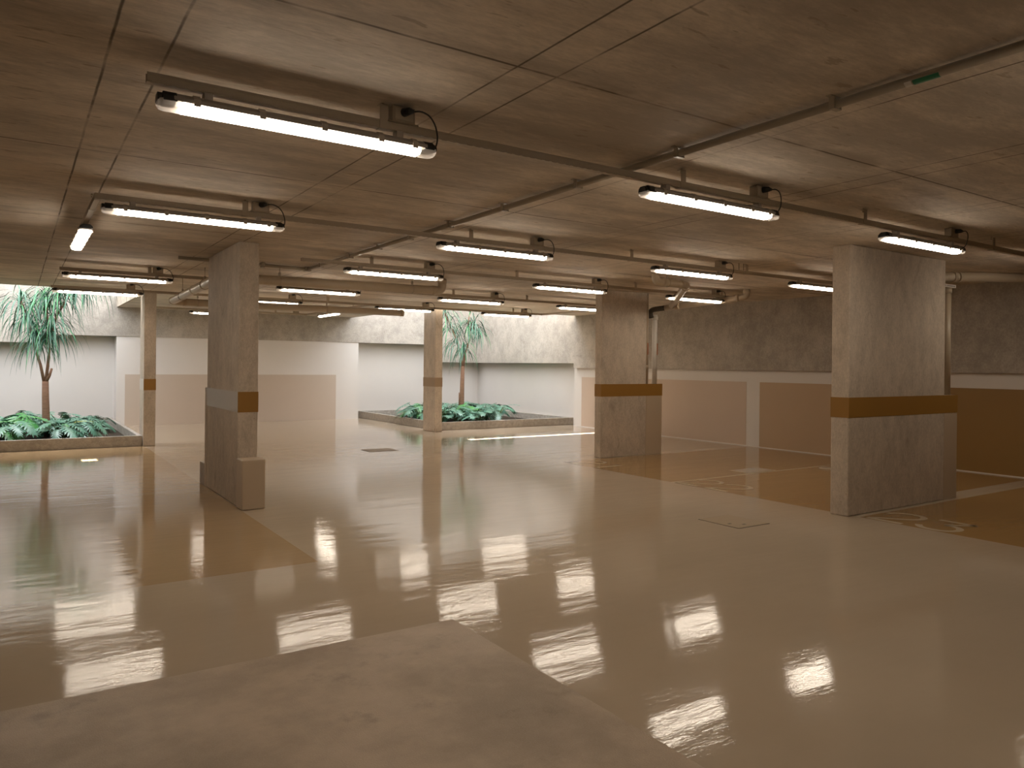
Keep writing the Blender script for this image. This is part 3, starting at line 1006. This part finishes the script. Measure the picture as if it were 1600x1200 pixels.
# right tree: 1 px is about 17 mm
tree('slender forked tree with thin drooping leaves, standing in the right planter', (9.86, 17.2, 0.03),
     [(0, 0, 0), (0.0, 0, 0.5), (0.005, 0, 1.0), (0.015, 0, 1.45)], [0.07, 0.062, 0.055, 0.048],
     [([(-0.06, 0, 0.3), (-0.075, 0, 0.75)], 0.035, 0.02),
      ([(0.015, 0, 1.4), (-0.03, 0, 1.75), (-0.16, 0, 2.15), (-0.32, 0.03, 2.5), (-0.47, 0.05, 2.85)], 0.036, 0.02),
      ([(0.015, 0, 1.4), (0.08, 0.02, 1.8), (0.2, 0.04, 2.2), (0.3, 0.06, 2.55)], 0.042, 0.022),
      ([(0.2, 0.04, 2.2), (0.14, 0.04, 2.6), (0.20, 0.02, 3.0)], 0.026, 0.018)],
     [((-0.47, 0.05, 2.9), 40, 0.85, 2.2, 0.35, 0.1), ((-0.34, 0.03, 2.5), 30, 0.9, 2.6, 0.15, 0.0),
      ((0.3, 0.06, 2.58), 38, 0.85, 2.3, 0.2, 0.1), ((0.20, 0.02, 2.95), 20, 0.55, 1.0, 0.3, 0.5), ((0.14, 0.04, 2.55), 26, 0.8, 2.5, 0.2, 0.0),
      ((0.05, 0.02, 1.95), 30, 0.8, 2.6, 0.15, 0.0), ((-0.16, 0, 2.12), 24, 0.85, 2.7, 0.15, 0.0), ((0.44, 0.1, 2.35), 20, 0.7, 2.6, 0.1, 0.0)])

def lobed_leaf(mb, base, az, tilt, size, mi=0, lobes=6, broad=0.5):
    """deeply cut leaf: a heart-shaped web round the midrib with separate fingers on both sides"""
    fw = Vector((math.cos(az) * math.cos(tilt), math.sin(az) * math.cos(tilt), math.sin(tilt)))
    sd_ = Vector((-math.sin(az), math.cos(az), 0))
    nm = fw.cross(sd_)
    if nm.z < 0: nm = -nm
    B = Vector(base)
    def P(u, v):      # u along the midrib 0..1, v sideways
        drop = -0.30 * (u - 0.35) ** 2 * (1 if u > 0.35 else 0.3) - 0.35 * v * v
        return tuple(B + fw * (u * size) + sd_ * (v * size) + nm * (drop * size))
    def halfw(u): return broad * 0.40 * (math.sin(max(0.0, min(1, (u + 0.14) / 1.14)) * math.pi) ** 0.7)
    N = 9
    o = len(mb.v)
    for k in range(N + 1):
        u = -0.12 + 1.12 * k / N
        w = halfw(u) * 0.38 + 0.003
        mb.v += [P(u, -w), P(u, 0), P(u, w)]
    for k in range(N):
        a = o + 3 * k
        mb.face((a, a + 1, a + 4, a + 3), mi, True)
        mb.face((a + 1, a + 2, a + 5, a + 4), mi, True)
    for s in (-1, 1):
        for k in range(lobes):
            u0 = -0.08 + 0.92 * k / (lobes - 1) * 0.9
            ang = math.radians(100 - 70 * k / (lobes - 1))
            L = broad * (0.80 - 0.25 * k / (lobes - 1) - (0.22 if k == 0 else 0))
            wd = 0.05
            o = len(mb.v)
            for j in range(5):
                t = j / 4
                au = u0 + math.cos(ang) * L * t + 0.10 * t * t
                av = math.sin(ang) * L * t
                w = wd * (1.0, 1.05, 0.95, 0.7, 0.12)[j]
                pu, pv = -math.sin(ang) * w, math.cos(ang) * w
                mb.v += [P(au - pu, s * (av - pv)), P(au + pu, s * (av + pv))]
            for j in range(4):
                mb.face((o + 2 * j, o + 2 * j + 1, o + 2 * j + 3, o + 2 * j + 2), mi, True)

def lobed_plant(label, loc, n, height, size, seed, bright=0.1, group=None, yellow=0, spread=0.30, lean=None):
    r = random.Random(seed)
    t = thing('lobed_leaf_plant', label, 'plant', loc, 0, group)
    lf, st = MB(), MB()
    for i in range(n):
        az = 2 * math.pi * (i + r.uniform(-0.3, 0.3)) / n
        if lean is not None and r.random() < 0.7: az = lean + r.uniform(-0.9, 0.9)
        rr = spread * r.uniform(0.25, 1.0)
        hh = height * r.uniform(0.55, 1.0)
        tip = (math.cos(az) * rr, math.sin(az) * rr, hh)
        st.tube([(0, 0, 0), (tip[0] * 0.4, tip[1] * 0.4, hh * 0.65), tip], [0.009, 0.007, 0.005], 6)
        mi = 1 if r.random() < bright else 0
        if i < yellow: mi = 2
        lobed_leaf(lf, tip, az, r.uniform(-0.65, 0.15), size * r.uniform(0.75, 1.1), mi, 7, 0.5)
    lf.build('foliage', [M['monstera'], M['monstera_bright'], M['yellow_leaf']], t)
    st.build('stems', M['stem'], t)
    return t

TOCAM = math.atan2(-17.0, -0.5)
lobed_plant('big bright split-leaf plant left of the trunk in the left planter', (0.02, 16.2, 0.03), 6, 0.52, 0.52, 3, 1.0, None, 0, 0.22, TOCAM + 0.3)
lobed_plant('bright split-leaf plant with a yellow leaf, right of the trunk in the left planter', (0.72, 15.75, 0.03), 7, 0.38, 0.36, 5, 0.8, None, 1, 0.25, TOCAM + 0.4)
lobed_plant('bright split-leaf plant standing alone, left of the right planter column', (8.52, 17.2, 0.03), 7, 0.50, 0.42, 8, 1.0, None, 0, 0.18)
lobed_plant('bright fan-leaved plant at the foot of the tree in the right planter', (9.72, 16.7, 0.03), 8, 0.50, 0.5, 9, 1.0, None, 0, 0.2, TOCAM + 0.7)

protos = {}
def scatter(key, label, group, pts):
    vs = []
    for i, (x, y, sc) in enumerate(pts):
        if i < 4:
            o = lobed_plant(label, (x, y, 0.03), 11, 0.40, 0.32, 40 + i + (10 if key == 'r' else 0), 0.06, group, 0, 0.30)
            vs.append(o)
        else:
            o = dup(vs[i % 4], (x, y, 0.03), 0, label, group)
        o.rotation_euler = (0, 0, rng.uniform(0, 6.28))
        o.scale = (sc, sc, sc)
ptsL, ptsR = [], []
while len(ptsL) < 26:
    x, y = rng.uniform(-0.9, 1.6), rng.uniform(15.25, 18.3)
    if x < y * 0.088 - 0.06 and x > -0.03 * y - 0.3 and all((x - a) ** 2 + (y - b) ** 2 > 0.075 for a, b, _ in ptsL):
        ptsL.append((x, y, rng.uniform(0.8, 1.15)))
while len(ptsR) < 30:
    x, y = rng.uniform(8.45, 11.2), rng.uniform(15.55, 18.0)
    if 0.49 * y < x < 0.648 * y and all((x - a) ** 2 + (y - b) ** 2 > 0.085 for a, b, _ in ptsR):
        ptsR.append((x, y, rng.uniform(0.85, 1.25)))
scatter('l', 'dark green lobed-leaf plant massed in the left planter', 'foliage plants massed in the left planter', ptsL)
scatter('r', 'dark green lobed-leaf plant massed in the right planter', 'foliage plants massed in the right planter', ptsR)
